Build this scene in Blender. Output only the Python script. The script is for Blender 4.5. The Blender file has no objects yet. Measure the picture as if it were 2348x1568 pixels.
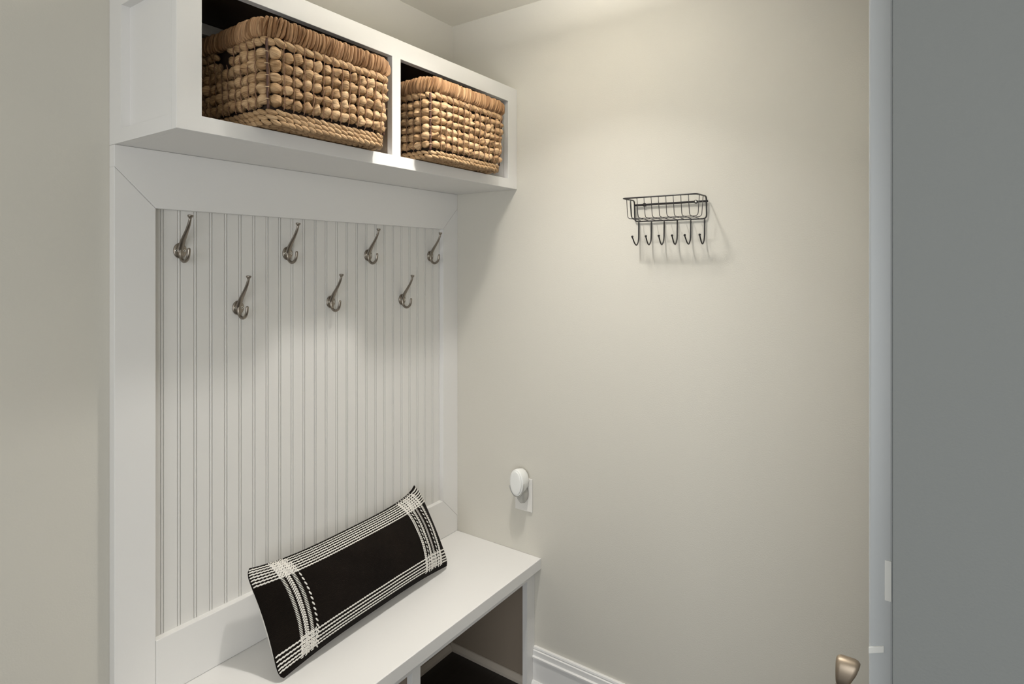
import bpy, math, random
import numpy as np
from math import sin, cos, pi, radians
from mathutils import Vector, Matrix

# ---------------------------------------------------------------- camera, world, lights, exposure
sc = bpy.context.scene
cd = bpy.data.cameras.new('camera'); cam = bpy.data.objects.new('camera', cd); sc.collection.objects.link(cam)
cam.location = (-1.772, -1.52, 1.522)
cam.rotation_euler = (pi/2, 0, -radians(90-34.9345))
cd.sensor_fit = 'HORIZONTAL'; cd.sensor_width = 36.0
cd.lens = 36.0*1369.86/2348.0
cd.shift_y = (605.63-784.0)/2348.0
cd.clip_start = 0.02; cd.clip_end = 50
sc.camera = cam

world = bpy.data.worlds.new('world'); sc.world = world; world.use_nodes = True
world.node_tree.nodes['Background'].inputs[0].default_value = (0.75, 0.85, 1.0, 1)
world.node_tree.nodes['Background'].inputs[1].default_value = 0.2

def area(name, loc, direction, sx, sy, power, col, shape='RECTANGLE', spread=180):
    l = bpy.data.lights.new(name, 'AREA'); l.shape = shape; l.size = sx
    if shape in ('RECTANGLE', 'ELLIPSE'): l.size_y = sy
    l.energy = power; l.color = col; l.spread = radians(spread)
    o = bpy.data.objects.new(name, l); sc.collection.objects.link(o)
    o.location = loc; o.rotation_euler = Vector(direction).to_track_quat('-Z', 'Y').to_euler()
    return o
# small ceiling fitting above the bench; added upward and front fills; daylight through the hallway window
area('ceiling_lamp_light', (-0.557, -0.70, 2.415), (0, 0, -1), 0.09, 0.09, 4.4, (1.0, 0.97, 0.93), 'DISK', 108)
area('ceiling_lamp_core', (-0.557, -0.70, 2.414), (0, 0, -1), 0.09, 0.09, 1.8, (1.0, 0.97, 0.93), 'DISK', 84)
area('ceiling_fill_up', (-0.557, -0.70, 2.31), (0, 0, 1), 0.12, 0.12, 11.5, (1.0, 0.97, 0.91), 'DISK')  # added upward fill that brightens the ceiling
area('window_daylight', (-3.14, -1.75, 1.22), (1, 0.12, 0), 2.0, 1.5, 40.0, (0.96, 0.985, 1.0))
area('front_fill', (-2.2, -3.1, 1.9), (0.1, 1, -.15), 0.9, 0.9, 2.0, (1.0, 0.98, 0.94))  # added soft fill from behind the camera, not a hallway lamp

sc.view_settings.view_transform = 'Standard'
sc.view_settings.look = 'None'
sc.view_settings.exposure = 0.0
sc.view_settings.gamma = 1.0
sc.view_settings.use_curve_mapping = False

# ---------------------------------------------------------------- helpers
rng = random.Random(7)
FL = 0.044; CE = 2.445

class MB:
    """collects vertices, faces, uvs and tints for one mesh"""
    def __init__(s): s.v = []; s.f = []; s.uv = []; s.col = []; s.n = 0
    def add(s, V, F, UV=None, tint=1.0):
        V = np.asarray(V, float).reshape(-1, 3)
        s.v.append(V); s.f += [tuple(i+s.n for i in f) for f in F]
        s.uv.append(np.zeros((len(V), 2)) if UV is None else np.asarray(UV, float))
        s.col.append(np.full(len(V), tint)); s.n += len(V)
    def box(s, x0, x1, y0, y1, z0, z1):
        x0, x1 = sorted((x0, x1)); y0, y1 = sorted((y0, y1)); z0, z1 = sorted((z0, z1))
        V = [(x, y, z) for x in (x0, x1) for y in (y0, y1) for z in (z0, z1)]
        s.add(V, [(0,1,3,2),(4,6,7,5),(0,4,5,1),(2,3,7,6),(0,2,6,4),(1,5,7,3)])
    def prism(s, poly, axis, a, b):
        """extrude a 2D polygon along axis (0,1,2); poly gives the other two coordinates in order"""
        n = len(poly); V = []
        for t in (a, b):
            for p in poly:
                q = list(p); q.insert(axis, t); V.append(q)
        F = [tuple(range(n)), tuple(range(2*n-1, n-1, -1))]
        F += [(i, i+n, (i+1) % n+n, (i+1) % n) for i in range(n)]
        s.add(V, F)
    def tube(s, pts, rad, n=10, closed=False, ry=None, up=None, caps=True):
        """sweep along pts; rad (and ry) scalar or list; ry = second radius"""
        P = np.array(pts, float); m = len(P)
        R = np.full(m, rad) if np.isscalar(rad) else np.array(rad, float)
        R2 = R if ry is None else (np.full(m, ry) if np.isscalar(ry) else np.array(ry, float))
        T = np.zeros_like(P)
        for i in range(m):
            a = P[(i-1) % m] if (closed or i > 0) else P[i]
            b = P[(i+1) % m] if (closed or i < m-1) else P[i]
            T[i] = (b-a)/max(1e-9, np.linalg.norm(b-a))
        N = np.array(up if up is not None else (0, 0, 1.0), float)
        if abs(N@T[0]) > .95: N = np.array((1.0, 0, 0))
        V = []; UV = []; L = 0
        r0 = rng.random()*10
        for i in range(m):
            N = N-(N@T[i])*T[i]; N /= np.linalg.norm(N); B = np.cross(T[i], N)
            if i: L += np.linalg.norm(P[i]-P[i-1])
            for k in range(n):
                a = 2*pi*k/n
                V.append(P[i]+N*cos(a)*R[i]+B*sin(a)*R2[i]); UV.append((k/n+r0, L*12+r0))
        F = []
        for i in range(m if closed else m-1):
            j = (i+1) % m
            for k in range(n):
                F.append((i*n+k, i*n+(k+1) % n, j*n+(k+1) % n, j*n+k))
        if caps and not closed:
            F.append(tuple(range(n-1, -1, -1))); F.append(tuple((m-1)*n+k for k in range(n)))
        s.add(V, F, UV)
    def lathe(s, prof, origin, axis=(0, 0, 1), n=32, sx=1.0, sy=1.0):
        """prof: (radius, height) pairs"""
        A = Vector(axis).normalized(); q = A.to_track_quat('Z', 'Y').to_matrix()
        V = []
        for r, h in prof:
            for k in range(n):
                a = 2*pi*k/n
                w = q @ Vector((r*cos(a)*sx, r*sin(a)*sy, h)); V.append((w.x+origin[0], w.y+origin[1], w.z+origin[2]))
        F = []
        for i in range(len(prof)-1):
            for k in range(n):
                F.append((i*n+k, i*n+(k+1) % n, (i+1)*n+(k+1) % n, (i+1)*n+k))
        F.append(tuple(range(n-1, -1, -1))); F.append(tuple((len(prof)-1)*n+k for k in range(n)))
        s.add(V, F)
    def blob(s, c, ax, ay, az, tint=1.0, nu=12, nv=9, rough=0.0, power=1.0, seed=None, bend=0.0, power2=None):
        """ellipsoid-like piece: c centre, ax = long axis vector (fibre direction), ay, az half-axis vectors"""
        r = np.random.RandomState(seed if seed is not None else rng.randrange(1 << 30))
        k = np.arange(nu)*2*pi/nu; t = np.linspace(0, pi, nv)
        tt, kk = np.meshgrid(t, k, indexing='ij')
        X = np.cos(tt); Rr = np.sin(tt)**power
        Y = Rr*np.cos(kk); Z = (Rr if power2 is None else np.sin(tt)**power2)*np.sin(kk)
        d = np.ones_like(X)
        if rough:
            for q in range(3):
                a = r.randint(1, 5); b = r.rand()*6.28; e = r.rand()*3
                d += rough*(r.rand()-.3)*np.sin(a*kk+b+e*X)
        Y *= d; Z *= d
        ax, ay, az = map(lambda w: np.array(w, float), (ax, ay, az))
        V = np.array(c)+X[..., None]*ax+Y[..., None]*ay+(Z+bend*(X**2))[..., None]*az
        rr = r.rand()*20
        UV = np.stack([kk/(2*pi)+rr, tt/pi*.5+rr*.7], -1)
        F = []
        for i in range(nv-1):
            for j in range(nu):
                F.append((i*nu+j, (i+1)*nu+j, (i+1)*nu+(j+1) % nu, i*nu+(j+1) % nu))
        s.add(V.reshape(-1, 3), F, UV.reshape(-1, 2), tint)
    def obj(s, name, mat, parent=None, smooth=False, bevel=0.0, seg=2, angle=35):
        me = bpy.data.meshes.new(name)
        V = np.concatenate(s.v); me.from_pydata(V.tolist(), [], s.f); me.update()
        uv = np.concatenate(s.uv); col = np.concatenate(s.col)
        if uv.any():
            idx = np.zeros(len(me.loops), int); me.loops.foreach_get('vertex_index', idx)
            L = me.uv_layers.new(name='UVMap'); L.data.foreach_set('uv', uv[idx].astype(np.float32).ravel())
        if (col != 1).any():
            A = me.attributes.new('tint', 'FLOAT', 'POINT'); A.data.foreach_set('value', col.astype(np.float32))
        me.materials.append(mat)
        import bmesh
        bm = bmesh.new(); bm.from_mesh(me); bmesh.ops.recalc_face_normals(bm, faces=bm.faces); bm.to_mesh(me); bm.free()
        o = bpy.data.objects.new(name, me); sc.collection.objects.link(o)
        if smooth: me.polygons.foreach_set('use_smooth', [True]*len(me.polygons))
        if bevel:
            b = o.modifiers.new('bevel', 'BEVEL'); b.width = bevel; b.segments = seg; b.limit_method = 'ANGLE'; b.angle_limit = radians(angle)
            b.harden_normals = False
        if parent: o.parent = parent; o.matrix_parent_inverse = parent.matrix_world.inverted() if False else Matrix.Translation(-Vector(parent.location))
        return o

def thing(name, label, cat, loc=(0, 0, 0), group=None):
    o = bpy.data.objects.new(name, None); sc.collection.objects.link(o); o.location = loc
    o.empty_display_size = .05
    o['label'] = label; o['category'] = cat
    if group: o['group'] = group
    return o
def struct(o): o['kind'] = 'structure'; return o
def copy_tree(root, loc, label):
    r = root.copy(); sc.collection.objects.link(r); r.location = loc; r['label'] = label
    def rec(src, dst):
        for ch in list(src.children):
            c = ch.copy(); sc.collection.objects.link(c); c.parent = dst; c.matrix_parent_inverse = ch.matrix_parent_inverse.copy()
            rec(ch, c)
    rec(root, r)
    return r

def bez(pts, n=8):
    """Catmull-Rom through pts"""
    P = [np.array(p, float) for p in pts]; P = [2*P[0]-P[1]]+P+[2*P[-1]-P[-2]]; out = []
    for i in range(1, len(P)-2):
        for k in range(n):
            t = k/n
            out.append(.5*((2*P[i])+(-P[i-1]+P[i+1])*t+(2*P[i-1]-5*P[i]+4*P[i+1]-P[i+2])*t*t+(-P[i-1]+3*P[i]-3*P[i+1]+P[i+2])*t**3))
    out.append(P[-2]); return out

# ---------------------------------------------------------------- materials
def mat(name, col, rough=0.5, metal=0.0, bump=None, spec=0.5):
    m = bpy.data.materials.new(name); m.use_nodes = True
    nt = m.node_tree; b = nt.nodes['Principled BSDF']
    b.inputs['Base Color'].default_value = (*col, 1); b.inputs['Roughness'].default_value = rough
    b.inputs['Metallic'].default_value = metal; b.inputs['Specular IOR Level'].default_value = spec
    if bump:
        sc_, st, dist = bump
        tc = nt.nodes.new('ShaderNodeTexCoord'); n = nt.nodes.new('ShaderNodeTexNoise'); bp = nt.nodes.new('ShaderNodeBump')
        n.inputs['Scale'].default_value = sc_; n.inputs['Detail'].default_value = 4
        bp.inputs['Strength'].default_value = st; bp.inputs['Distance'].default_value = dist
        nt.links.new(tc.outputs['Object'], n.inputs['Vector']); nt.links.new(n.outputs['Fac'], bp.inputs['Height'])
        nt.links.new(bp.outputs['Normal'], b.inputs['Normal'])
    return m
M_wall = mat('wall_paint', (0.60, 0.575, 0.512), 0.75, bump=(260, .25, .0012), spec=.3)
M_wall_shade = mat('entry_wall_shaded', (0.21, 0.22, 0.215), 0.75, bump=(260, .25, .0012), spec=.3)  # shade on the entry wall put into a darker colour
M_ceil = mat('ceiling_paint', (0.84, 0.81, 0.73), 0.8, bump=(200, .3, .001), spec=.2)
M_trim = mat('white_trim_paint', (0.755, 0.742, 0.72), 0.38, bump=(90, .08, .001))
M_bead = mat('beadboard_paint', (0.70, 0.685, 0.655), 0.42, bump=(120, .06, .001))
M_door = mat('door_paint', (0.50, 0.52, 0.53), 0.4)
M_floor = mat('dark_floor', (0.012, 0.010, 0.009), 0.35, bump=(30, .3, .002))
M_inner_shade = mat('cubby_shaded_white', (0.27, 0.22, 0.17), 0.55)  # white cubby interior, its shade put into the brown colour
M_cubby_shade = mat('cubby_deep_shade', (0.060, 0.042, 0.028), 0.6)  # unlit cubby back and top, deep shade put into the colour
M_nickel = mat('brushed_nickel', (0.30, 0.265, 0.225), 0.33, 1.0, bump=(500, .1, .0004))
M_screw = mat('screw_metal', (0.62, 0.60, 0.56), 0.25, 1.0)
M_dark = mat('dark_recess', (0.02, 0.018, 0.015), 0.6)
M_black = mat('black_wire_coating', (0.012, 0.010, 0.010), 0.38)
M_plastic = mat('white_plastic', (0.80, 0.80, 0.77), 0.3)
M_plate = mat('outlet_plastic', (0.72, 0.70, 0.66), 0.4)
M_greyp = mat('grey_clear_plastic', (0.42, 0.41, 0.38), 0.15)
M_bronze = mat('satin_nickel_lever', (0.40, 0.33, 0.255), 0.50, 1.0)
M_yarn = mat('white_yarn', (0.72, 0.69, 0.64), 0.9, bump=(900, .6, .001), spec=.1)
M_back = mat('cream_cotton', (0.66, 0.64, 0.60), 0.9, bump=(700, .5, .001), spec=.1)

def mat_floor(m):
    nt = m.node_tree; b = nt.nodes['Principled BSDF']
    tc = nt.nodes.new('ShaderNodeTexCoord'); mp = nt.nodes.new('ShaderNodeMapping'); n = nt.nodes.new('ShaderNodeTexNoise'); r = nt.nodes.new('ShaderNodeValToRGB')
    mp.inputs['Scale'].default_value = (3, 40, 1); n.inputs['Scale'].default_value = 3
    r.color_ramp.elements[0].color = (.006, .005, .005, 1); r.color_ramp.elements[1].color = (.03, .024, .02, 1)
    nt.links.new(tc.outputs['Object'], mp.inputs['Vector']); nt.links.new(mp.outputs['Vector'], n.inputs['Vector'])
    nt.links.new(n.outputs['Fac'], r.inputs['Fac']); nt.links.new(r.outputs['Color'], b.inputs['Base Color'])
mat_floor(M_floor)

def mat_fibre(name, c1, c2, c3):
    """dried water-hyacinth leaf: fibres follow each strand's UV"""
    m = bpy.data.materials.new(name); m.use_nodes = True; nt = m.node_tree; b = nt.nodes['Principled BSDF']
    N = nt.nodes.new; L = nt.links.new
    uv = N('ShaderNodeUVMap'); uv.uv_map = 'UVMap'
    mp = N('ShaderNodeMapping'); mp.inputs['Scale'].default_value = (26, 1.6, 1)
    n = N('ShaderNodeTexNoise'); n.inputs['Scale'].default_value = 1.0; n.inputs['Detail'].default_value = 5; n.inputs['Roughness'].default_value = .65
    mp2 = N('ShaderNodeMapping'); mp2.inputs['Scale'].default_value = (5, 2.2, 1)
    n2 = N('ShaderNodeTexNoise'); n2.inputs['Scale'].default_value = 1.0; n2.inputs['Detail'].default_value = 2
    L(uv.outputs[0], mp.inputs[0]); L(uv.outputs[0], mp2.inputs[0]); L(mp.outputs[0], n.inputs['Vector']); L(mp2.outputs[0], n2.inputs['Vector'])
    r = N('ShaderNodeValToRGB'); e = r.color_ramp.elements
    e[0].position = .30; e[0].color = (*c1, 1); e[1].position = .68; e[1].color = (*c3, 1)
    k = e.new(.47); k.color = (*c2, 1)
    L(n.outputs['Fac'], r.inputs['Fac'])
    at = N('ShaderNodeAttribute'); at.attribute_name = 'tint'
    mx = N('ShaderNodeMixRGB'); mx.blend_type = 'MULTIPLY'; mx.inputs[0].default_value = 1
    cb = N('ShaderNodeCombineXYZ')
    # tint < 1 leans browner
    p1 = N('ShaderNodeMath'); p1.operation = 'POWER'; p1.inputs[1].default_value = 1.25
    p2 = N('ShaderNodeMath'); p2.operation = 'POWER'; p2.inputs[1].default_value = 1.6
    L(at.outputs['Fac'], p1.inputs[0]); L(at.outputs['Fac'], p2.inputs[0])
    L(at.outputs['Fac'], cb.inputs[0]); L(p1.outputs[0], cb.inputs[1]); L(p2.outputs[0], cb.inputs[2])
    L(r.outputs[0], mx.inputs[1]); L(cb.outputs[0], mx.inputs[2]); L(mx.outputs[0], b.inputs['Base Color'])
    ad = N('ShaderNodeMath'); ad.operation = 'MULTIPLY_ADD'; ad.inputs[1].default_value = 1.2
    L(n2.outputs['Fac'], ad.inputs[0]); L(n.outputs['Fac'], ad.inputs[2])
    bp = N('ShaderNodeBump'); bp.inputs['Strength'].default_value = .9; bp.inputs['Distance'].default_value = .0022
    L(ad.outputs[0], bp.inputs['Height']); L(bp.outputs[0], b.inputs['Normal'])
    b.inputs['Roughness'].default_value = .62; b.inputs['Specular IOR Level'].default_value = .35
    return m
M_fib = mat_fibre('hyacinth_leaf', (.17, .082, .034), (.45, .285, .145), (.66, .46, .265))
M_rim = mat_fibre('hyacinth_rim', (.10, .044, .018), (.38, .21, .10), (.58, .38, .20))
M_twine = mat('brown_twine', (.22, .115, .06), .7, bump=(400, .5, .001))
M_stake = mat('dark_corner_rod', (.075, .03, .016), .5, bump=(200, .4, .001))
M_back2 = mat('pale_leaf_tie', (.50, .36, .22), .8)
M_core_shade = mat('basket_inner_shade', (.035, .02, .012), .9)  # near-black colour stands for shade inside the basket

def mat_cloth():
    m = bpy.data.materials.new('black_woven_cotton'); m.use_nodes = True; nt = m.node_tree; b = nt.nodes['Principled BSDF']
    N = nt.nodes.new; L = nt.links.new
    tc = N('ShaderNodeTexCoord'); n = N('ShaderNodeTexNoise'); n.inputs['Scale'].default_value = 9; n.inputs['Detail'].default_value = 6
    n3 = N('ShaderNodeTexNoise'); n3.inputs['Scale'].default_value = 420; n3.inputs['Detail'].default_value = 2
    r = N('ShaderNodeValToRGB'); r.color_ramp.elements[0].color = (.0030, .0022, .0018, 1); r.color_ramp.elements[1].color = (.014, .0100, .0075, 1)
    L(tc.outputs['Object'], n.inputs['Vector']); L(tc.outputs['Object'], n3.inputs['Vector']); L(n.outputs['Fac'], r.inputs['Fac'])
    L(r.outputs[0], b.inputs['Base Color'])
    uv = N('ShaderNodeUVMap'); uv.uv_map = 'UVMap'
    mp = N('ShaderNodeMapping'); mp.inputs['Scale'].default_value = (1, 1, 1)
    w = N('ShaderNodeTexWave'); w.inputs['Scale'].default_value = 90; w.bands_direction = 'Y'; w.inputs['Distortion'].default_value = 1.2
    L(uv.outputs[0], mp.inputs[0]); L(mp.outputs[0], w.inputs['Vector'])
    ad = N('ShaderNodeMath'); ad.operation = 'ADD'; L(w.outputs['Fac'], ad.inputs[0]); L(n3.outputs['Fac'], ad.inputs[1])
    bp = N('ShaderNodeBump'); bp.inputs['Strength'].default_value = .6; bp.inputs['Distance'].default_value = .0012
    L(ad.outputs[0], bp.inputs['Height']); L(bp.outputs[0], b.inputs['Normal'])
    b.inputs['Roughness'].default_value = .95; b.inputs['Specular IOR Level'].default_value = .06
    b.inputs['Sheen Weight'].default_value = .02; b.inputs['Sheen Roughness'].default_value = .5
    return m
M_cloth = mat_cloth()

# ---------------------------------------------------------------- room shell
LX, FY = -3.2, -3.3
def bx(name, m, *a, parent=None, bevel=0.0):
    b = MB(); b.box(*a); return b.obj(name, m, parent, bevel=bevel)
struct(bx('floor', M_floor, LX, .12, FY, .12, FL-.1, FL))
struct(bx('ceiling', M_ceil, LX, .12, FY, .12, CE, CE+.1))
struct(bx('wall_back', M_wall, LX, .12, 0, .12, FL, CE))
struct(bx('wall_right', M_wall, 0, .12, FY, 0, FL, CE))
struct(bx('wall_front', M_wall, LX, 0, FY-.1, FY, FL, CE))
wl = MB()
wy0, wy1, wz0, wz1 = -2.82, -.78, .58, 2.12
wl.box(LX-.1, LX, FY, wy0, FL, CE); wl.box(LX-.1, LX, wy1, .12, FL, CE); wl.box(LX-.1, LX, wy0, wy1, FL, wz0); wl.box(LX-.1, LX, wy0, wy1, wz1, CE)
struct(wl.obj('wall_left', M_wall))
wf = MB()
wf.box(LX-.08, LX-.04, wy0, wy1, wz0, wz0+.05); wf.box(LX-.08, LX-.04, wy0, wy1, wz1-.05, wz1)
wf.box(LX-.08, LX-.04, wy0, wy0+.05, wz0+.05, wz1-.05); wf.box(LX-.08, LX-.04, wy1-.05, wy1, wz0+.05, wz1-.05); wf.box(LX-.08, LX-.04, wy0+.05, wy1-.05, 1.33, 1.37)
struct(wf.obj('window_1', M_trim))
struct(bx('wall_entry', M_wall_shade, -.90, -.785, FY, -1.4832, FL, CE))

def baseboard(name, axis, a, b_, sgn):
    """profile: (out from wall, z)"""
    prof = [(0, FL), (.014, FL), (.014, .146), (.0165, .148), (.0165, .152), (.011, .154), (.011, .171), (.0085, .1735), (.0095, .176), (.0085, .1805), (.005, .1815), (0, .1815)]
    m = MB()
    if axis == 1: m.prism([(-p, z) for p, z in prof], 1, a, b_)
    else: m.prism([(-p, z) for p, z in prof], 0, a, b_)
    return struct(m.obj(name, M_trim))
bb = MB(); prof = [(0, FL), (.014, FL), (.014, .143), (.018, .1455), (.018, .150), (.0125, .153), (.0125, .1695), (.0085, .172), (.0100, .1755), (.0085, .1805), (.005, .1815), (0, .1815)]
bb.prism([(-p, z) for p, z in prof], 1, -.3805, -1.44); struct(bb.obj('baseboard_right', M_trim))
bb = MB(); bb.prism([(-p, z) for p, z in prof], 0, -1.22, LX); struct(bb.obj('baseboard_back', M_trim))
sh = MB(); sh.prism([(-.014, FL), (-.014, FL+.024), (-.018, FL+.023), (-.024, FL+.016), (-.027, FL+.006), (-.027, FL)], 1, -.3805, -1.44)
struct(sh.obj('trim_1', M_trim, bevel=.0))

# door standing open, seen on its latch edge
d = MB(); d.box(-.80, -.045, -1.4793, -1.4505, FL+.012, 2.07)
door = struct(d.obj('door_1', M_door, bevel=.003))
def lever():
    x0, x1 = -.752, -.728
    m = MB()
    # rose, shank and scrolled grip whose upper end flares
    m.lathe([(.027, 0), (.027, .006), (.022, .009)], (-.74, -1.4505, .845), (0, 1, 0), 32)
    m.lathe([(.010, 0), (.010, .034)], (-.74, -1.443, .845), (0, 1, 0), 20)
    def roll(cz, rz, rx, yl, zr, yr, n=36):
        V = []; secs = [(0, .80), (.10, .95), (.22, 1), (.78, 1), (.90, .95), (1, .80)]
        for t, k in secs:
            for i in range(n):
                a = 2*pi*i/n; sa = math.copysign(abs(sin(a))**.8, sin(a)); ca = math.copysign(abs(cos(a))**.8, cos(a))
                z = cz+rz*sa*k; x = -.74+rx*ca*k; r_ = np.interp(z, zr, yr)
                V.append((x, yl+(r_-yl)*(t if t not in (0, 1) else t), z))
        F = [(j*n+i, j*n+(i+1) % n, (j+1)*n+(i+1) % n, (j+1)*n+i) for j in range(len(secs)-1) for i in range(n)]
        F += [tuple(range(n)), tuple((len(secs)-1)*n+i for i in range(n))]
        m.add(V, F)
    roll(.9040, .0225, .014, -1.4035, [.8815, .895, .910, .922, .9265], [-1.4185, -1.4235, -1.4310, -1.4355, -1.4345])
    roll(.8625, .0215, .014, -1.4020, [.84, .885], [-1.4200, -1.4200])
    return m.obj('door_handle', M_bronze, door, smooth=True)
lever()
p = MB(); p.box(-.8015, -.7995, -1.4775, -1.4695, 1.058, 1.1135); p.obj('latch_plate', M_plastic, door, bevel=.0006)
p = MB(); p.prism([(-1.4505, .9775), (-1.4505, .9865), (-1.4686, .9945), (-1.4686, .9855)], 0, -.8015, -.7995); p.obj('strike_plate', M_plastic, door, bevel=.0004)

# ---------------------------------------------------------------- wall panel: beadboard with flat frame
XL = -1.186
PX0, PX1, PZ0, PZ1 = -1.0982, -.0821, .6337, 1.6533
panel = thing('beadboard_panel', 'white framed beadboard panel with vertical grooves on the back wall, hooks screwed to it', 'wall panel', (XL, 0, .4939))
def beadboard():
    y0 = -.008; pts = [(PX0-.03, y0)]
    for i in range(26):
        c = -1.0763+.03971*i
        for g in (-.0033, .0033):
            pts += [(c+g-.0012, y0), (c+g-.0007, y0+.0025), (c+g+.0007, y0+.0025), (c+g+.0012, y0)]
        # the round bead between the two grooves
        pts[-4-0:-4] = [(c-.0012, y0-.0004), (c+.0012, y0-.0004)]
    pts += [(PX1+.03, y0), (PX1+.03, -.0002), (PX0-.03, -.0002)]
    m = MB(); n = len(pts); z0, z1 = PZ0-.03, PZ1+.03
    V = [(x, y, z0) for x, y in pts]+[(x, y, z1) for x, y in pts]
    F = [(i, (i+1) % n, (i+1) % n+n, i+n) for i in range(n)]
    m.add(V, F); return m.obj('beadboard', M_bead, panel)
beadboard()
def frame_board(poly):
    m = MB(); m.prism([(x, z) for x, z in poly], 1, -.0255, -.0002); return m.obj('frame_board', M_trim, panel, bevel=.0012)
ZB0, ZT = .4945, 1.7905
g = .00025
frame_board([(XL, .4945), (PX0, .4945), (PX0, PZ0-g), (PX0, PZ1+g), (XL, PZ1+(PX0-XL)-g), (XL, ZT)] if False else [(XL, .4945), (PX0-g, .4945), (PX0-g, PZ1), (XL, PZ1+.0878)])
frame_board([(XL, PZ1+.0886), (PX0+g, PZ1+g), (PX1-g, PZ1+g), (-.0003, PZ1+.0826), (-.0003, ZT), (XL, ZT)])
frame_board([(-.0003, .4945+.0), (-.0003, PZ1+.0818), (PX1, PZ1-g), (PX1, PZ0+g), (-.0008, .553)])
frame_board([(PX0+g, .4945), (-.0008, .4945), (-.0008, .5522), (PX1-g, PZ0-g), (PX0+g, PZ0-g)])

# ---------------------------------------------------------------- overhead cubby cabinet
CD = .3043; CZ0, CZ1 = 1.7908, 2.1494; OZ0, OZ1 = 1.824, 2.0966
cab = thing('cubby_cabinet', 'white open-front wall cabinet with two basket cubbies above the hooks', 'cabinet', (XL, 0, CZ0))
def part(name, m, parent, *a, bevel=.0008):
    b = MB(); b.box(*a); return b.obj(name, m, parent, bevel=bevel)
ff = MB()   # face frame, one mesh with two openings
yb, yf = -CD+.019, -CD
xs = [XL, -1.1353, -.6092, -.5767, -.0548, -.0003]; zs = [CZ0, OZ0, OZ1, CZ1]
def grid_frame(m, xs, zs, holes, yf, yb):
    nx, nz = len(xs), len(zs); V = [(x, y, z) for y in (yf, yb) for z in zs for x in xs]; F = []
    idx = lambda k, j, i: k*nx*nz+j*nx+i
    solid = lambda i, j: 0 <= i < nx-1 and 0 <= j < nz-1 and (i, j) not in holes
    for j in range(nz-1):
        for i in range(nx-1):
            if not solid(i, j): continue
            F.append((idx(0, j, i), idx(0, j, i+1), idx(0, j+1, i+1), idx(0, j+1, i)))
            F.append((idx(1, j, i), idx(1, j+1, i), idx(1, j+1, i+1), idx(1, j, i+1)))
            if not solid(i-1, j): F.append((idx(0, j, i), idx(0, j+1, i), idx(1, j+1, i), idx(1, j, i)))
            if not solid(i+1, j): F.append((idx(0, j, i+1), idx(1, j, i+1), idx(1, j+1, i+1), idx(0, j+1, i+1)))
            if not solid(i, j-1): F.append((idx(0, j, i), idx(1, j, i), idx(1, j, i+1), idx(0, j, i+1)))
            if not solid(i, j+1): F.append((idx(0, j+1, i), idx(0, j+1, i+1), idx(1, j+1, i+1), idx(1, j+1, i)))
    m.add(V, F)
grid_frame(ff, xs, zs, {(1, 1), (3, 1)}, yf, yb); ff.obj('face_frame', M_trim, cab, bevel=.001)
yb -= .0002
part('bottom_panel', M_trim, cab, XL+.02, -.0005, yb+.0006, -.0005, CZ0, OZ0-.0005)
part('top_panel', M_cubby_shade, cab, XL+.02, -.0005, yb+.0006, -.0005, CZ1-.02, CZ1-.001)
part('back_panel', M_cubby_shade, cab, XL+.02, -.0005, -.008, -.0005, OZ0, CZ1-.021)
part('divider', M_inner_shade, cab, -.602, -.584, yb+.0006, -.0085, OZ0, CZ1-.021)
part('inner_side', M_trim, cab, -.0485, -.0005, yb+.0026, -.0085, OZ0, CZ1-.021)
part('cleat', M_trim, cab, XL+.0205, -.6025, -.024, -.0085, 2.100, 2.128)
# left end with a recessed shaker panel
side = MB()
SD = .0184
def side_frame():
    ys = [-CD+.0193, -CD+.0199, -.0607, -.0005]; zz = [CZ0, 1.8213, 2.0935, CZ1-.0008]
    V = []; F = []
    for x in (XL+.0, XL+.0199):
        for z in zz:
            for y in ys: V.append((x, y, z))
    idx = lambda k, j, i: k*16+j*4+i
    for j in range(3):
        for i in range(3):
            F.append((idx(1, j, i), idx(1, j, i+1), idx(1, j+1, i+1), idx(1, j+1, i)))
            if (i, j) != (1, 1): F.append((idx(0, j, i), idx(0, j+1, i), idx(0, j+1, i+1), idx(0, j, i+1)))
    b0 = len(V)
    xr = XL+SD
    V += [(xr, ys[1], zz[1]), (xr, ys[2], zz[1]), (xr, ys[2], zz[2]), (xr, ys[1], zz[2])]
    F.append((b0, b0+3, b0+2, b0+1))
    o4 = [idx(0, 1, 1), idx(0, 1, 2), idx(0, 2, 2), idx(0, 2, 1)]
    for k in range(4): F.append((o4[k], b0+k, b0+(k+1) % 4, o4[(k+1) % 4]))
    for i in range(3):
        F.append((idx(0, 0, i), idx(0, 0, i+1), idx(1, 0, i+1), idx(1, 0, i))); F.append((idx(0, 3, i), idx(1, 3, i), idx(1, 3, i+1), idx(0, 3, i+1)))
        F.append((idx(0, i, 0), idx(1, i, 0), idx(1, i+1, 0), idx(0, i+1, 0))); F.append((idx(0, i, 3), idx(0, i+1, 3), idx(1, i+1, 3), idx(1, i, 3)))
    side.add(V, F)
side_frame(); side.obj('end_panel', M_trim, cab, bevel=.0008)

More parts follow.
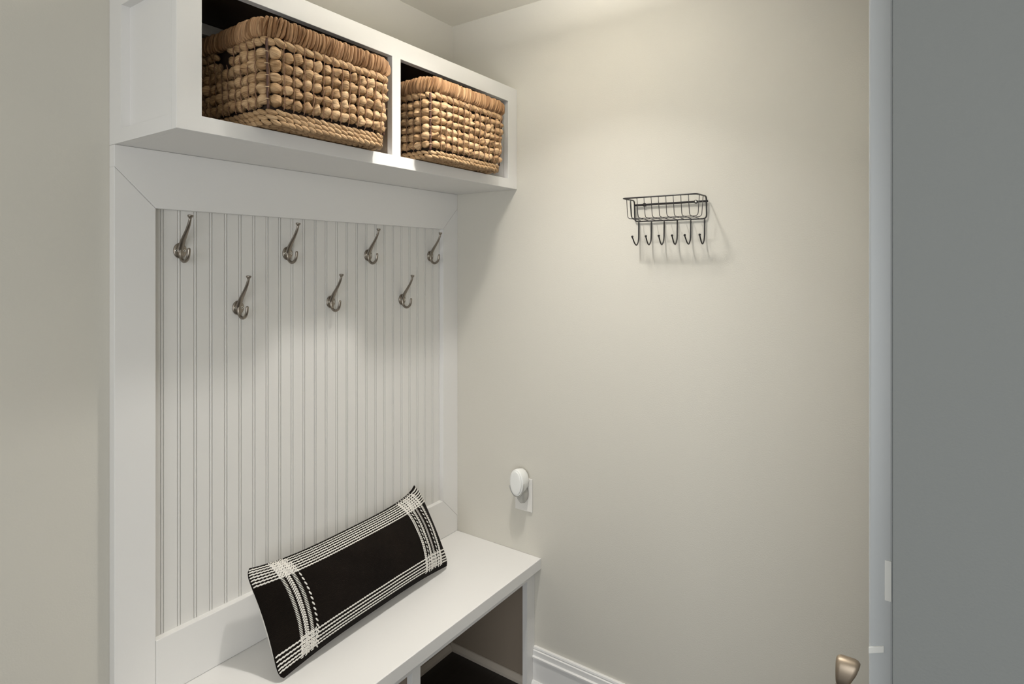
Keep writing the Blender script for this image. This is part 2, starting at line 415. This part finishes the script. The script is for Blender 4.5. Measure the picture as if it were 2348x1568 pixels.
# ---------------------------------------------------------------- bench
bench = thing('storage_bench', 'white built-in bench with open cubbies standing on the dark floor', 'bench', (XL, 0, FL))
BZ, BZ0 = .4939, .4565
part('bench_top', M_trim, bench, XL-.012, -.0005, -.4074, -.0005, BZ0, BZ, bevel=.0016)
bf = MB(); xs = [XL, -1.1353, -.6086, -.5767, -.0485, -.0005]; zs = [FL, FL+.0001, .4230, BZ0-.0004]
grid_frame(bf, xs, zs, {(1, 0), (1, 1), (3, 0), (3, 1)}, -.3798, -.3608); bf.obj('face_frame', M_trim, bench, bevel=.001)
part('side_panel', M_trim, bench, XL, XL+.018, -.3604, -.0005, FL, BZ0-.0004)
part('divider', M_inner_shade, bench, -.602, -.584, -.3604, -.0005, FL, BZ0-.0004)
part('inner_side', M_inner_shade, bench, -.018, -.0005, -.3604, -.0005, FL, BZ0-.0004)
part('inner_back', M_inner_shade, bench, -.5835, -.0185, -.012, -.0005, FL, BZ0-.0004)
part('inner_back', M_inner_shade, bench, -1.1675, -.6025, -.012, -.0005, FL, BZ0-.0004)
def moulding(pts, axis, a, b_): m = MB(); m.prism(pts, axis, a, b_); return m.obj('shoe_moulding', M_inner2, bench, bevel=.001)
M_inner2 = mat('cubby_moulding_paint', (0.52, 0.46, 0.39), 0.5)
moulding([(-.0185, FL), (-.0185, FL+.026), (-.024, FL+.025), (-.034, FL+.012), (-.034, FL)], 1, -.0125, -.3604)
moulding([(-.0125, FL), (-.0125, FL+.026), (-.018, FL+.025), (-.028, FL+.012), (-.028, FL)], 0, -.5835, -.0345)

# ---------------------------------------------------------------- coat hooks
def make_hook(loc):
    t = thing('coat_hook', '', 'coat hook', loc, 'nickel coat hooks on the beadboard')
    X, Y, Z = loc
    P = lambda x, p, h: (X+x, Y-p, Z+h)
    m = MB()
    # oval back plate, slightly domed
    V = []; n = 40; rings = [(1.0, 0), (1.0, .0022), (.90, .0036), (.5, .0042), (.02, .0044)]
    for r, p in rings:
        for k in range(n):
            a = 2*pi*k/n; V.append(P(.0158*r*cos(a), p, .0192*r*sin(a)))
    F = [(i*n+k, i*n+(k+1) % n, (i+1)*n+(k+1) % n, (i+1)*n+k) for i in range(4) for k in range(n)]
    F += [tuple(range(n)), tuple(4*n+k for k in range(n))]
    m.add(V, F); m.obj('back_plate', M_nickel, t, smooth=True)
    # upper arm with a button end
    m = MB()
    pts = bez([(.0025, -.006), (.0050, .005), (.0095, .0150), (.0170, .0260), (.0275, .0390), (.0375, .0520), (.0450, .0640), (.0492, .0735), (.0508, .0795)], 6)
    k = np.linspace(0, 1, len(pts)); w = np.interp(k, [0, .15, .35, .6, 1], [.0062, .0078, .0068, .0046, .0031]); th = np.interp(k, [0, .2, .5, 1], [.0030, .0040, .0036, .0030])
    m.tube([P(0, a[0], a[1]) for a in pts], w, 14, ry=th, up=(1, 0, 0))
    e = pts[-1]; ax = Vector((0, -.12, .99))
    m.lathe([(.0030, -.003), (.0042, .0000), (.0060, .0018), (.0066, .0040), (.0064, .0058), (.0052, .0066), (.0005, .0068)], P(0, e[0], e[1]), ax, 24)
    m.obj('upper_arm', M_nickel, t, smooth=True)
    # lower hook
    m = MB()
    pts = bez([(.0038, .006), (.0040, -.003), (.0050, -.0125), (.0096, -.0205), (.0180, -.0258), (.0270, -.0260), (.0360, -.0212), (.0418, -.0125), (.0440, -.0030), (.0446, .0030)], 6)
    k = np.linspace(0, 1, len(pts)); w = np.interp(k, [0, .15, .35, 1], [.0040, .0054, .0045, .0040])
    w2 = w.copy(); w2[-1] *= .93; w[-1] *= .93
    m.tube([P(0, a[0], a[1]) for a in pts], w, 14, ry=w2*.92, up=(1, 0, 0))
    e = pts[-1]; m.blob(P(0, e[0], e[1]), (0, 0, .0034), (.00368, 0, 0), (0, .00345, 0))
    m.obj('lower_hook', M_nickel, t, smooth=True)
    for sx in (-.0096, .0096):
        m = MB(); m.lathe([(.0040, 0), (.0040, .0006), (.0034, .0014), (.0016, .0018), (.0013, .0010), (.0004, .0010)], P(sx, .0034, 0), (0, -1, 0), 20)
        s = m.obj('screw', M_screw, t, smooth=True)
        m = MB(); m.lathe([(.0012, 0), (.0012, .0002)], P(sx, .0045, 0), (0, -1, 0), 6); c = m.obj('screw_slot', M_dark, s)
    return t
hy = -.0081
hpos = [(-1.0351, 1.5552, 'nickel double coat hook in the upper row, farthest left near the panel edge'),
        (-.7350, 1.5530, 'nickel double coat hook in the upper row, second from the left'),
        (-.4345, 1.5515, 'nickel double coat hook in the upper row, third from the left'),
        (-.1365, 1.5520, 'nickel double coat hook in the upper row, at the right edge of the beadboard'),
        (-.8845, 1.4060, 'nickel double coat hook in the lower row, leftmost'),
        (-.5835, 1.4062, 'nickel double coat hook in the lower row, middle one of three'),
        (-.2800, 1.3985, 'nickel double coat hook in the lower row, rightmost')]
h0 = make_hook((hpos[0][0], hy, hpos[0][1])); h0['label'] = hpos[0][2]
for x, z, lab in hpos[1:]: copy_tree(h0, (x, hy, z), lab)

# ---------------------------------------------------------------- wicker baskets
def rrect(w, dd, r, step, seg=6):
    """closed rounded rectangle centred at 0; returns points, tangents, spaced ~step"""
    pts = []
    for cx_, cy_, a0 in ((w/2-r, dd/2-r, 0), (-w/2+r, dd/2-r, pi/2), (-w/2+r, -dd/2+r, pi), (w/2-r, -dd/2+r, 1.5*pi)):
        for k in range(seg+1):
            a = a0+pi/2*k/seg; pts.append((cx_+r*cos(a), cy_+r*sin(a)))
    pts = np.array(pts+[pts[0]]); L = np.r_[0, np.cumsum(np.linalg.norm(np.diff(pts, axis=0), axis=1))]
    n = max(4, int(round(L[-1]/step))); s = np.arange(n)*L[-1]/n
    P = np.stack([np.interp(s, L, pts[:, i]) for i in (0, 1)], 1)
    e = 1e-3; Q = np.stack([np.interp((s+e) % L[-1], L, pts[:, i]) for i in (0, 1)], 1)
    T = Q-P; T /= np.linalg.norm(T, axis=1)[:, None]
    return P, T
def make_basket(cx_, front, z0, rows, label, seed):
    global rng
    rng = random.Random(seed)
    H = .232; W0, D0 = .335, .285; W1, D1 = .372, .318      # base and rim sizes
    cy_ = front+D0/2
    t = thing('wicker_basket', label, 'basket', (cx_, cy_, z0), 'wicker baskets in the overhead cubbies')
    def dims(h):
        k = h/H; return W0+(W1-.016-W0)*k, D0+(D1-.016-D0)*k
    def ring(h, step, inset=0.0, N=None, ph_=0.0):
        w, dd = dims(h)
        if N: P, T = rrect(w, dd, .030, (2*(w+dd)-.0515)/400); k_ = ((np.arange(N)+ph_)*len(P)/N).astype(int) % len(P); P = P[k_]; T = T[k_]
        else: P, T = rrect(w-2*inset, dd-2*inset, .030, step)
        return P+np.array([cx_, cy_]), T
    rimh = .046; braid = .019; both = .034
    # added dark core: blocks light, stands for shade behind the weave
    m = MB(); n = None; V = []; hs = [.008, H-.006]
    for h in hs:
        P, T = ring(h, .02, .0125)
        if n is None: n = 48
        w, dd = dims(h); PP, _ = rrect(w-.025, dd-.025, .024, (2*(w+dd))/64)
        PP = PP[:]; idx = np.linspace(0, len(PP)-1, n).astype(int); PP = PP[idx]
        V += [(p[0]+cx_, p[1]+cy_, z0+h) for p in PP]
    F = [(k, (k+1) % n, (k+1) % n+n, k+n) for k in range(n)]+[tuple(range(n))]
    m.add(V, F); m.obj('shade_core', M_core_shade, t)
    # base: flat coils of plaited leaf
    m = MB()
    for q in range(14):
        P, T = rrect(W0-.012-.020*q, D0-.012-.020*q, max(.003, .026-.002*q), .0165)
        for i, (p, tg) in enumerate(zip(P, T)):
            nn = np.array([tg[1], -tg[0]]); a = .35*(1 if i % 2 else -1)
            d2 = tg*cos(a)+nn*sin(a); e2 = np.array([-d2[1], d2[0]])
            m.blob((p[0]+cx_, p[1]+cy_, z0+.0062), (d2[0]*.0115, d2[1]*.0115, rng.uniform(-.001, .001)), (e2[0]*.0045, e2[1]*.0045, 0), (0, 0, .0050), rng.uniform(.62, .95), 8, 7, .12)
    m.obj('base', M_fib, t, smooth=True)
    # a torn patch on the left side, under the rim
    def hole(c): return rows == 5 and c[0] < cx_-W0/2+.02 and -.232 < c[1] < -.176 and c[2] > z0+H-rimh-.047+.5*abs(c[1]+.20)
    # two-ply ropes
    def rope(m, h, step, rad, outw=0.0, slope=.42, tl=.85, th=1.05):
        P, T = ring(h, step)
        for i, (p, tg) in enumerate(zip(P, T)):
            nn = np.array([tg[1], -tg[0]])
            a = slope+rng.uniform(-.08, .08)
            d3 = np.array([tg[0]*cos(a), tg[1]*cos(a), sin(a)]); up = np.cross([nn[0], nn[1], 0], d3)
            c = np.array([p[0]+nn[0]*outw+nn[0]*rng.uniform(-.001, .001), p[1]+nn[1]*outw, z0+h+rng.uniform(-.0008, .0008)])
            if hole(c): continue
            m.blob(c, d3*step*.70, up*rad*rng.uniform(.92, 1.08), np.array([nn[0], nn[1], 0])*rad*.95, rng.uniform(tl, th), 10, 9, .14, power=.9)
    m = MB()
    rope(m, .0060, .0180, .0056, .0030, slope=-.34); rope(m, .0165, .0190, .0058, .0026, slope=-.34)
    if rows == 5: rope(m, .0275, .0190, .0058, .0024, slope=-.34)
    m.obj('bottom_rope', M_fib, t, smooth=True)
    m = MB(); rope(m, H-rimh-.0085, .0240, .0090, .003, slope=-.34); m.obj('upper_rope', M_fib, t, smooth=True)
    # rows of knotted leaf bulbs
    hb0 = .041 if rows == 5 else .029; hb1 = H-rimh-braid-.001; ph = (hb1-hb0)/rows
    NC = 47
    m = MB(); tw = MB()
    for r_ in range(rows):
        h = hb0+ph*(r_+.5); P, T = ring(h, 0, N=NC)
        npt = len(P)
        for i, (p, tg) in enumerate(zip(P, T)):
            nn = np.array([tg[1], -tg[0]]); n3 = np.array([nn[0], nn[1], 0]); t3 = np.array([tg[0], tg[1], 0]); up = np.array([0, 0, 1.0])
            side_f = abs(nn[0]) > .8
            j = rng.uniform
            a = j(-.35, .35); ax = t3*cos(a)+up*sin(a); ay = -t3*sin(a)+up*cos(a)
            c = np.array([p[0], p[1], z0+h+j(-.0015, .0015)])+n3*j(-.001, .002)
            if hole(c): continue
            L_ = .0122*j(.92, 1.08)*(1.10 if side_f else 1.0)
            tint = j(.76, 1.14)
            m.blob(c+t3*j(-.0006, .0006), ax*L_, ay*ph*.50*j(.9, 1.1), n3*.0138*j(.88, 1.16), tint, 16, 13, .33, power=.74)
            # the tucked fold beside each bulb
            b_ = j(-.5, .5); fx = up*cos(b_)+t3*sin(b_); fy = t3*cos(b_)-up*sin(b_)
            m.blob(c+t3*.0125-n3*.0050+up*j(-.003, .003), fx*ph*.48, fy*.0050, n3*.0085, tint*j(.72, .95), 8, 9, .15)
    m.obj('woven_side', M_fib, t, smooth=True)
    # vertical twines between the bulbs, over the weave
    for i in range(NC):
        pts = []; nq = rows*2+2; jt = [rng.uniform(-.0010, .0010) for _ in range(nq+1)]
        for q in range(nq+1):
            h = hb0-.007+(H-rimh-.001-hb0+.007)*q/nq
            PP, TT = ring(h, 0, N=NC, ph_=.5); p = PP[i]; tg = TT[i]; nn = np.array([tg[1], -tg[0]])
            out = .0100+.0014*(1 if q % 2 else -1)
            pts.append((p[0]+nn[0]*out+tg[0]*jt[q], p[1]+nn[1]*out+tg[1]*jt[q], z0+h))
        if hole(np.array(pts[nq-1])): pts = pts[:nq-2]
        tw.tube(bez(pts, 3), .00115, 6)
    tw.obj('twine', M_twine, t, smooth=True)
    # dark corner rods tied with leaf
    for sx, sy in ((-1, -1), (1, -1), (-1, 1), (1, 1)):
        rd = MB(); pts = []
        for q in range(9):
            h = hb0-.008+(H-rimh-.004-hb0+.008)*q/8; w, dd = dims(h)
            o_ = .030*(1-.7071)
            pts.append((cx_+sx*(w/2-.012+.012), cy_+sy*(dd/2-.030+.0215), z0+h) if False else (cx_+sx*(w/2-o_+(.0070 if sx < 0 else .0035))+rng.uniform(-.0008, .0008), cy_+sy*(dd/2-o_+.0070), z0+h))
        rd.tube(bez(pts, 4), [.0027+.0007*max(0, sin(k*1.1)) for k in range(33)], 8)
        ob = rd.obj('corner_rod', M_stake, t, smooth=True)
        for r_ in range(rows):
            h = hb0+ph*(r_+.5); w, dd = dims(h); o_ = .030*(1-.7071)
            px_, py_ = cx_+sx*(w/2-o_+(.0085 if sx < 0 else .0045)), cy_+sy*(dd/2-o_+.0085)
            ti = MB(); ti.tube([(px_-sx*.001-sy*sx*.0065*1, py_-sy*.001+sx*sx*.0, z0+h-.001), (px_+sx*.0015, py_+sy*.0015, z0+h), (px_+.0065, py_-.001*sy, z0+h+.001)], .0011, 6)
            ti.obj('tie', M_back2, ob, smooth=True)
    # wrapped rim
    m = MB()
    w, dd = dims(H-rimh/2); P, T = rrect(W1-.012, D1-.012, .034, .0093); P = P+np.array([cx_, cy_])
    for i, (p, tg) in enumerate(zip(P, T)):
        nn = np.array([tg[1], -tg[0]]); n3 = np.array([nn[0], nn[1], 0]); t3 = np.array([tg[0], tg[1], 0]); up = np.array([0, 0, 1.0])
        j = rng.uniform; a = .16+j(-.12, .12); u3 = up*cos(a)+t3*sin(a); s3 = t3*cos(a)-up*sin(a)
        c = np.array([p[0], p[1], z0+H-rimh/2+j(-.0012, .0012)])+n3*j(-.0012, .0012)
        tint = j(.58, 1.1)
        # each wrap is a flattened capsule, thicker in its middle
        m.blob(c-n3*.002, u3*rimh*.50*j(.93, 1.05), s3*.0052*j(.82, 1.12), n3*.0130*j(.9, 1.1), tint, 12, 15, .14, power=.26, power2=.62)
        if j(0, 1) < .55: m.blob(c+n3*.0035+s3*j(-.002, .002), (u3*cos(.16)+s3*sin(.16))*rimh*.42, s3*.0017, n3*.0110, tint*j(.8, 1.15), 8, 11, .1, power=.3, power2=.6)
    m.obj('rim', M_rim, t, smooth=True)
    return t
make_basket(-.850, -.352, 1.8245, 5, 'brown wicker basket with a ragged hole at its left side, in the left cubby', 11)
make_basket(-.345, -.358, 1.8245, 6, 'tan wicker basket in the right cubby beside the corner', 23)

# ---------------------------------------------------------------- lumbar pillow
rng = random.Random(5)
pil = thing('lumbar_pillow', 'long black pillow with white embroidered bands leaning against the beadboard on the bench', 'pillow', (-.57, -.20, .4945))
U = np.array([.661, .030, .003]); U /= np.linalg.norm(U)
Vv = np.array([-.008, .140, .238]); Vv -= (Vv@U)*U; Vv /= np.linalg.norm(Vv)
Nn = np.cross(U, Vv); 
if Nn[1] > 0: Nn = -Nn
PC = np.array([-.572, -.1345, .6215]); HU, HV, TH = .334, .140, .064
def pillow(u, v, side):
    u = np.asarray(u, float); v = np.asarray(v, float)
    eu = 1-.035*(1-v**2)**1.0; ev = 1-np.where(v > 0, .19, .13)*(1-np.abs(u)**3.4)**.9
    x = u*HU*eu; y = v*HV*ev
    T = TH*np.where(u < 0, np.clip(1-u**4, 0, 1)**(.70 if side > 0 else .36), np.clip(1-u**6, 0, 1)**(.55 if side > 0 else .36))*np.clip((1-v**2), 0, 1)**.62
    T = T*(1-.10*np.exp(-((np.abs(u)-.73)/.05)**2))
    wr = .0022*np.sin(u*17+v*4)*np.sin(v*5+1)*(1-u**2)*(1-v**2)+.0030*np.sin(u*34+2*v)*np.exp(-((v-.95)/.28)**2)*(1-v**2)**.3*(1-u**8)
    k = side*(T*(1.0 if side > 0 else .80))+wr*(1 if side > 0 else 0)
    T0 = 1-.045*np.abs(u*v)**9
    x = x*T0; y = y*T0
    y = y+.012*np.where((u > 0) & (v > 0), (u*v)**8, 0)
    P = PC+x[..., None]*U+y[..., None]*Vv+k[..., None]*Nn
    P[..., 2] = np.maximum(P[..., 2], .4955)
    P[..., 1] = np.minimum(P[..., 1], -.0275)
    return P
def pillow_half(side, name, m_):
    nu, nv = 180, 90
    a = np.linspace(-1, 1, nu+1); b_ = np.sin(np.linspace(-1, 1, nv+1)*pi/2)
    a = np.sign(a)*(1-(1-np.abs(a))**1.25)
    bb_, aa = np.meshgrid(b_, a, indexing='ij')
    P = pillow(aa, bb_, side)
    F = [(j*(nu+1)+i, j*(nu+1)+i+1, (j+1)*(nu+1)+i+1, (j+1)*(nu+1)+i) for j in range(nv) for i in range(nu)]
    m = MB(); m.add(P.reshape(-1, 3), F, np.stack([(aa+1)/2, (bb_+1)/2*.41+.01], -1).reshape(-1, 2))
    return m.obj(name, m_, pil, smooth=True)
pillow_half(1, 'front_cover', M_cloth); pillow_half(-1, 'back_cover', M_back)
def frame_at(u, v, off=0.0):
    e = 1e-3
    p = pillow(np.array(u), np.array(v), 1); pu = pillow(np.array(u+e), np.array(v), 1)-p; pv = pillow(np.array(u), np.array(v-e), 1)
    pv = p-pv; du = np.linalg.norm(pu); dv = np.linalg.norm(pv)
    tu = pu/du; tv = pv-(pv@tu)*tu; tv /= np.linalg.norm(tv); n = np.cross(tu, tv)
    if n@Nn < 0: n = -n
    return p+n*off, tu, tv, n, du/e, dv/e
emb = MB()
def stitch(u, v, L_, w, ang, h=.0011, off=.0006):
    p, tu, tv, n, su, sv = frame_at(u, v, off)
    a = tu*cos(ang)+tv*sin(ang); b_ = -tu*sin(ang)+tv*cos(ang)
    emb.blob(p, a*L_/2, b_*w/2, n*h, 1.0, 6, 6)
Uc = lambda x: x*2-1
# long rows along both edges
def row(v, u0=-.992, u1=.992):
    u = u0; k = 0
    while u < u1:
        _, _, _, _, su, sv = frame_at(u, v)
        stitch(u, v+.004*(1 if k % 2 else -1), .0082, .0040, .22)
        u += .0046/max(su, .05); k += 1
top_rows = [.965, .915, .862, .808, .752, .695, .635]
bot_rows = [-.60, -.675, -.745, -.81, -.865]
for v in top_rows+bot_rows: row(v)
def column(u, kind, v0=-.90, v1=.955):
    v = v0; k = 0
    while v < v1:
        _, _, _, _, su, sv = frame_at(u, v)
        if kind == 'ladder': stitch(u, v, .0100, .0026, 0.0, .0013); dv = .0040
        elif kind == 'narrow': stitch(u, v, .0085, .0019, 0.0, .0012); dv = .0033
        elif kind == 'leaf': stitch(u, v, .0118, .0042, 1.95, .0015); dv = .0135
        elif kind == 'dots':
            o = .0032/max(su, .05)
            stitch(u-o, v, .0086, .0046, .6, .0014); stitch(u+o, v+.0022/max(sv, .05), .0086, .0046, -.6, .0014); dv = .0060
        else:   # chain of little loops
            o = .0030/max(su, .05)
            stitch(u-o, v, .0082, .0036, 1.05, .0016); stitch(u+o, v+.0018/max(sv, .05), .0082, .0036, 2.1, .0016)
            stitch(u, v+.0035/max(sv, .05), .0060, .0024, .25, .0018); dv = .0068
        v += dv/max(sv, .03); k += 1
for x, kd in ((.094, 'ladder'), (.118, 'dots'), (.142, 'ladder'), (.163, 'leaf')): column(Uc(x), kd)
for x, kd in ((.812, 'chain'), (.834, 'leaf'), (.856, 'chain'), (.880, 'narrow'), (.903, 'leaf'), (.925, 'chain')): column(Uc(x), kd)
# the columns are thickened where they cross the edge rows
for x0, x1 in ((.088, .160), (.806, .930)):
    for v in top_rows+bot_rows:
        for k in range(7): stitch(Uc(x0+(x1-x0)*(k+.5)/7), v+.028, .0088, .0034, .25 if k % 2 else .8, .0016)
emb.obj('embroidery', M_yarn, pil, smooth=True)
# fabric lip along the seam
sm = MB(); pts = []
for k in range(120):
    a = k/120*4; s_ = int(a); f = (a-s_)*2-1
    uv = [(f, 1), (1, -f), (-f, -1), (-1, f)][s_]; pts.append(pillow(np.array(float(uv[0])), np.array(float(uv[1])), 1))
sm.tube([q-.0012*Nn for q in pts], .0021, 8, closed=True); sm.obj('seam', M_cloth, pil, smooth=True)

# ---------------------------------------------------------------- wire basket with hooks on the right wall
rack = thing('wire_basket', 'small black wire basket with six hooks on the beige right wall', 'wire basket', (-.005, -.87, 1.656))
YL, YR = -.759, -.984
rk = MB()
fl, fr, fx = -.768, -.988, -.115
loop = []
def corner(a, b_, c, r, n=5):
    a, b_, c = map(lambda w: np.array(w, float), (a, b_, c)); p0 = b_+(a-b_)/np.linalg.norm(a-b_)*r; p1 = b_+(c-b_)/np.linalg.norm(c-b_)*r
    return [(1-t)**2*p0+2*t*(1-t)*b_+t*t*p1 for t in np.linspace(0, 1, n)]
C_ = [(-.006, YL, 1.656), (-.010, YL, 1.7215), (fx, fl, 1.7185), (fx, fr, 1.7185), (-.010, YR, 1.7215), (-.006, YR, 1.656)]
rr_ = [.010, .012, .006, .016, .012, .012]
for i in range(6): loop += corner(C_[i-1], C_[i], C_[(i+1) % 6], rr_[i])
rk.tube(loop, .0022, 10, closed=True); rk.obj('frame_wire', M_black, rack, smooth=True)
gw = MB()
for i in range(1, 10):
    f = i/10; yt = fl+(fr-fl)*f; ybk = YL+(YR-YL)*f
    pts = [(fx, yt, 1.7185)]+corner((fx, yt, 1.7185), (fx+.010, yt, 1.661), (-.006, ybk, 1.658), .010)+[(-.006, ybk, 1.657)]
    gw.tube(pts, .0011, 8)
for xx in (-.083, -.045):
    k = (xx+.006)/(fx+.006); yl = YL+(fl-YL)*k; yr = YR+(fr-YR)*k
    pts = [(xx, yl, 1.7195)]+corner((xx, yl, 1.7195), (xx, yl-.004, 1.6595), (xx, yr, 1.6595), .010)+corner((xx, yl, 1.6595), (xx, yr+.004, 1.6595), (xx, yr, 1.7195), .010)+[(xx, yr, 1.7195)]
    gw.tube(pts, .0011, 8)
gw.obj('basket_wire', M_black, rack, smooth=True)
br = MB(); br.box(-.0085, -.0060, YL+.002, YR-.004, 1.7040, 1.7105)
for yy in (-.7915, -.9525): br.lathe([(.0058, 0), (.0058, .0035)], (-.0055, yy, 1.7072), (-1, 0, 0), 20)
br.obj('mounting_bar', M_black, rack, bevel=.0006)
for i in range(6):
    y = -.7725-.0411*i
    m = MB(); lean = .0030 if i in (0, 4) else 0
    pts = bez([(-.0065, y, 1.656), (-.0070, y, 1.625), (-.0085, y, 1.600), (-.0150, y+.0008, 1.5865), (-.0230, y+.0012, 1.5815), (-.0320, y+.0014+lean*.4, 1.5865), (-.0400, y+.0016+lean*.7, 1.5965), (-.0450, y+.0018+lean, 1.6045)], 5)
    m.tube(pts, .0020, 10); m.blob((-.0462, y+.0018+lean, 1.6072), (0, 0, .0036), (.0036, 0, 0), (0, .0036, 0), nv=9)
    m.obj('hook', M_black, rack, smooth=True)
for yy in (-.7915, -.9525):
    m = MB(); m.lathe([(.0036, 0), (.0036, .0006), (.0020, .0016), (.0003, .0017)], (-.009, yy, 1.7072), (-1, 0, 0), 16)
    s = m.obj('screw', M_screw if yy < -.9 else M_black, rack, smooth=True)
for yy in (-.7915, -.9525):
    m = MB(); m.lathe([(.003, 0), (.003, .0056)], (-.0001, yy, 1.7072), (-1, 0, 0), 12); m.obj('standoff', M_black, rack)

# ---------------------------------------------------------------- outlet and plug-in
outlet = thing('wall_outlet', 'cream outlet plate on the right wall above the bench end', 'outlet', (0, -.336, .704))
m = MB(); m.box(-.0058, -.0002, -.3725, -.2995, .6450, .7630); m.obj('cover_plate', M_plate, outlet, bevel=.0022, seg=3)
m = MB(); m.box(-.0068, -.0058, -.3530, -.3190, .6560, .6870); m.obj('receptacle', M_plate, outlet, bevel=.0006)
fr_ = thing('plug_in_freshener', 'round white plug-in device with a grey see-through lower part, plugged into the outlet', 'plug-in', (-.0058, -.338, .720))
def oval(m, secs, n=40):
    """secs: (x, cy, cz, ry, rz)"""
    V = []
    for x, cy_, cz, ry, rz in secs:
        for k in range(n):
            a = 2*pi*k/n; V.append((x, cy_+ry*cos(a), cz+rz*sin(a)))
    F = [(i*n+k, i*n+(k+1) % n, (i+1)*n+(k+1) % n, (i+1)*n+k) for i in range(len(secs)-1) for k in range(n)]
    F += [tuple(range(n-1, -1, -1)), tuple((len(secs)-1)*n+k for k in range(n))]
    m.add(V, F)
CY_, CZ_ = -.3355, .7570
m = MB(); oval(m, [(-.0070, -.336, .760, .020, .028), (-.0085, -.336, .760, .0245, .034), (-.012, -.336, .7595, .0275, .038), (-.022, -.336, .7585, .0295, .042), (-.036, CY_, .7575, .0298, .0455), (-.046, CY_, CZ_, .0292, .0465), (-.0500, CY_, CZ_, .0284, .0460), (-.0515, CY_, CZ_, .0272, .0450), (-.0520, CY_, CZ_, .0255, .0435)], 56)
m.obj('housing', M_plastic, fr_, smooth=True)
m = MB(); oval(m, [(-.0515, CY_, CZ_, .0240, .0420), (-.0545, CY_, CZ_, .0238, .0418), (-.0560, CY_, CZ_, .0228, .0408), (-.0567, CY_, CZ_, .0205, .0385), (-.0570, CY_, CZ_, .015, .030), (-.0571, CY_, CZ_, .002, .004)], 56)
m.obj('front_cap', M_plastic, fr_, smooth=True)
m = MB(); oval(m, [(-.0070, -.345, .712, .012, .022), (-.0085, -.345, .711, .0145, .027), (-.020, -.345, .708, .0155, .029), (-.032, -.344, .709, .0150, .027), (-.039, -.343, .712, .0135, .022), (-.042, -.342, .714, .010, .016), (-.0425, -.342, .714, .004, .006)], 40)
m.obj('refill', M_greyp, fr_, smooth=True)
m = MB(); pts = [(-.049, CY_+.0310*cos(a), CZ_+.0485*sin(a)) for a in np.linspace(pi*.99, pi*1.90, 30)]
m.tube(pts, .0019, 8); m.obj('lower_trim', M_greyp, fr_, smooth=True)
m = MB(); m.lathe([(.0022, 0), (.0022, .001)], (-.0375, -.3445, .6960), (-1, 0, -.5), 14); m.obj('sensor', M_dark, fr_)
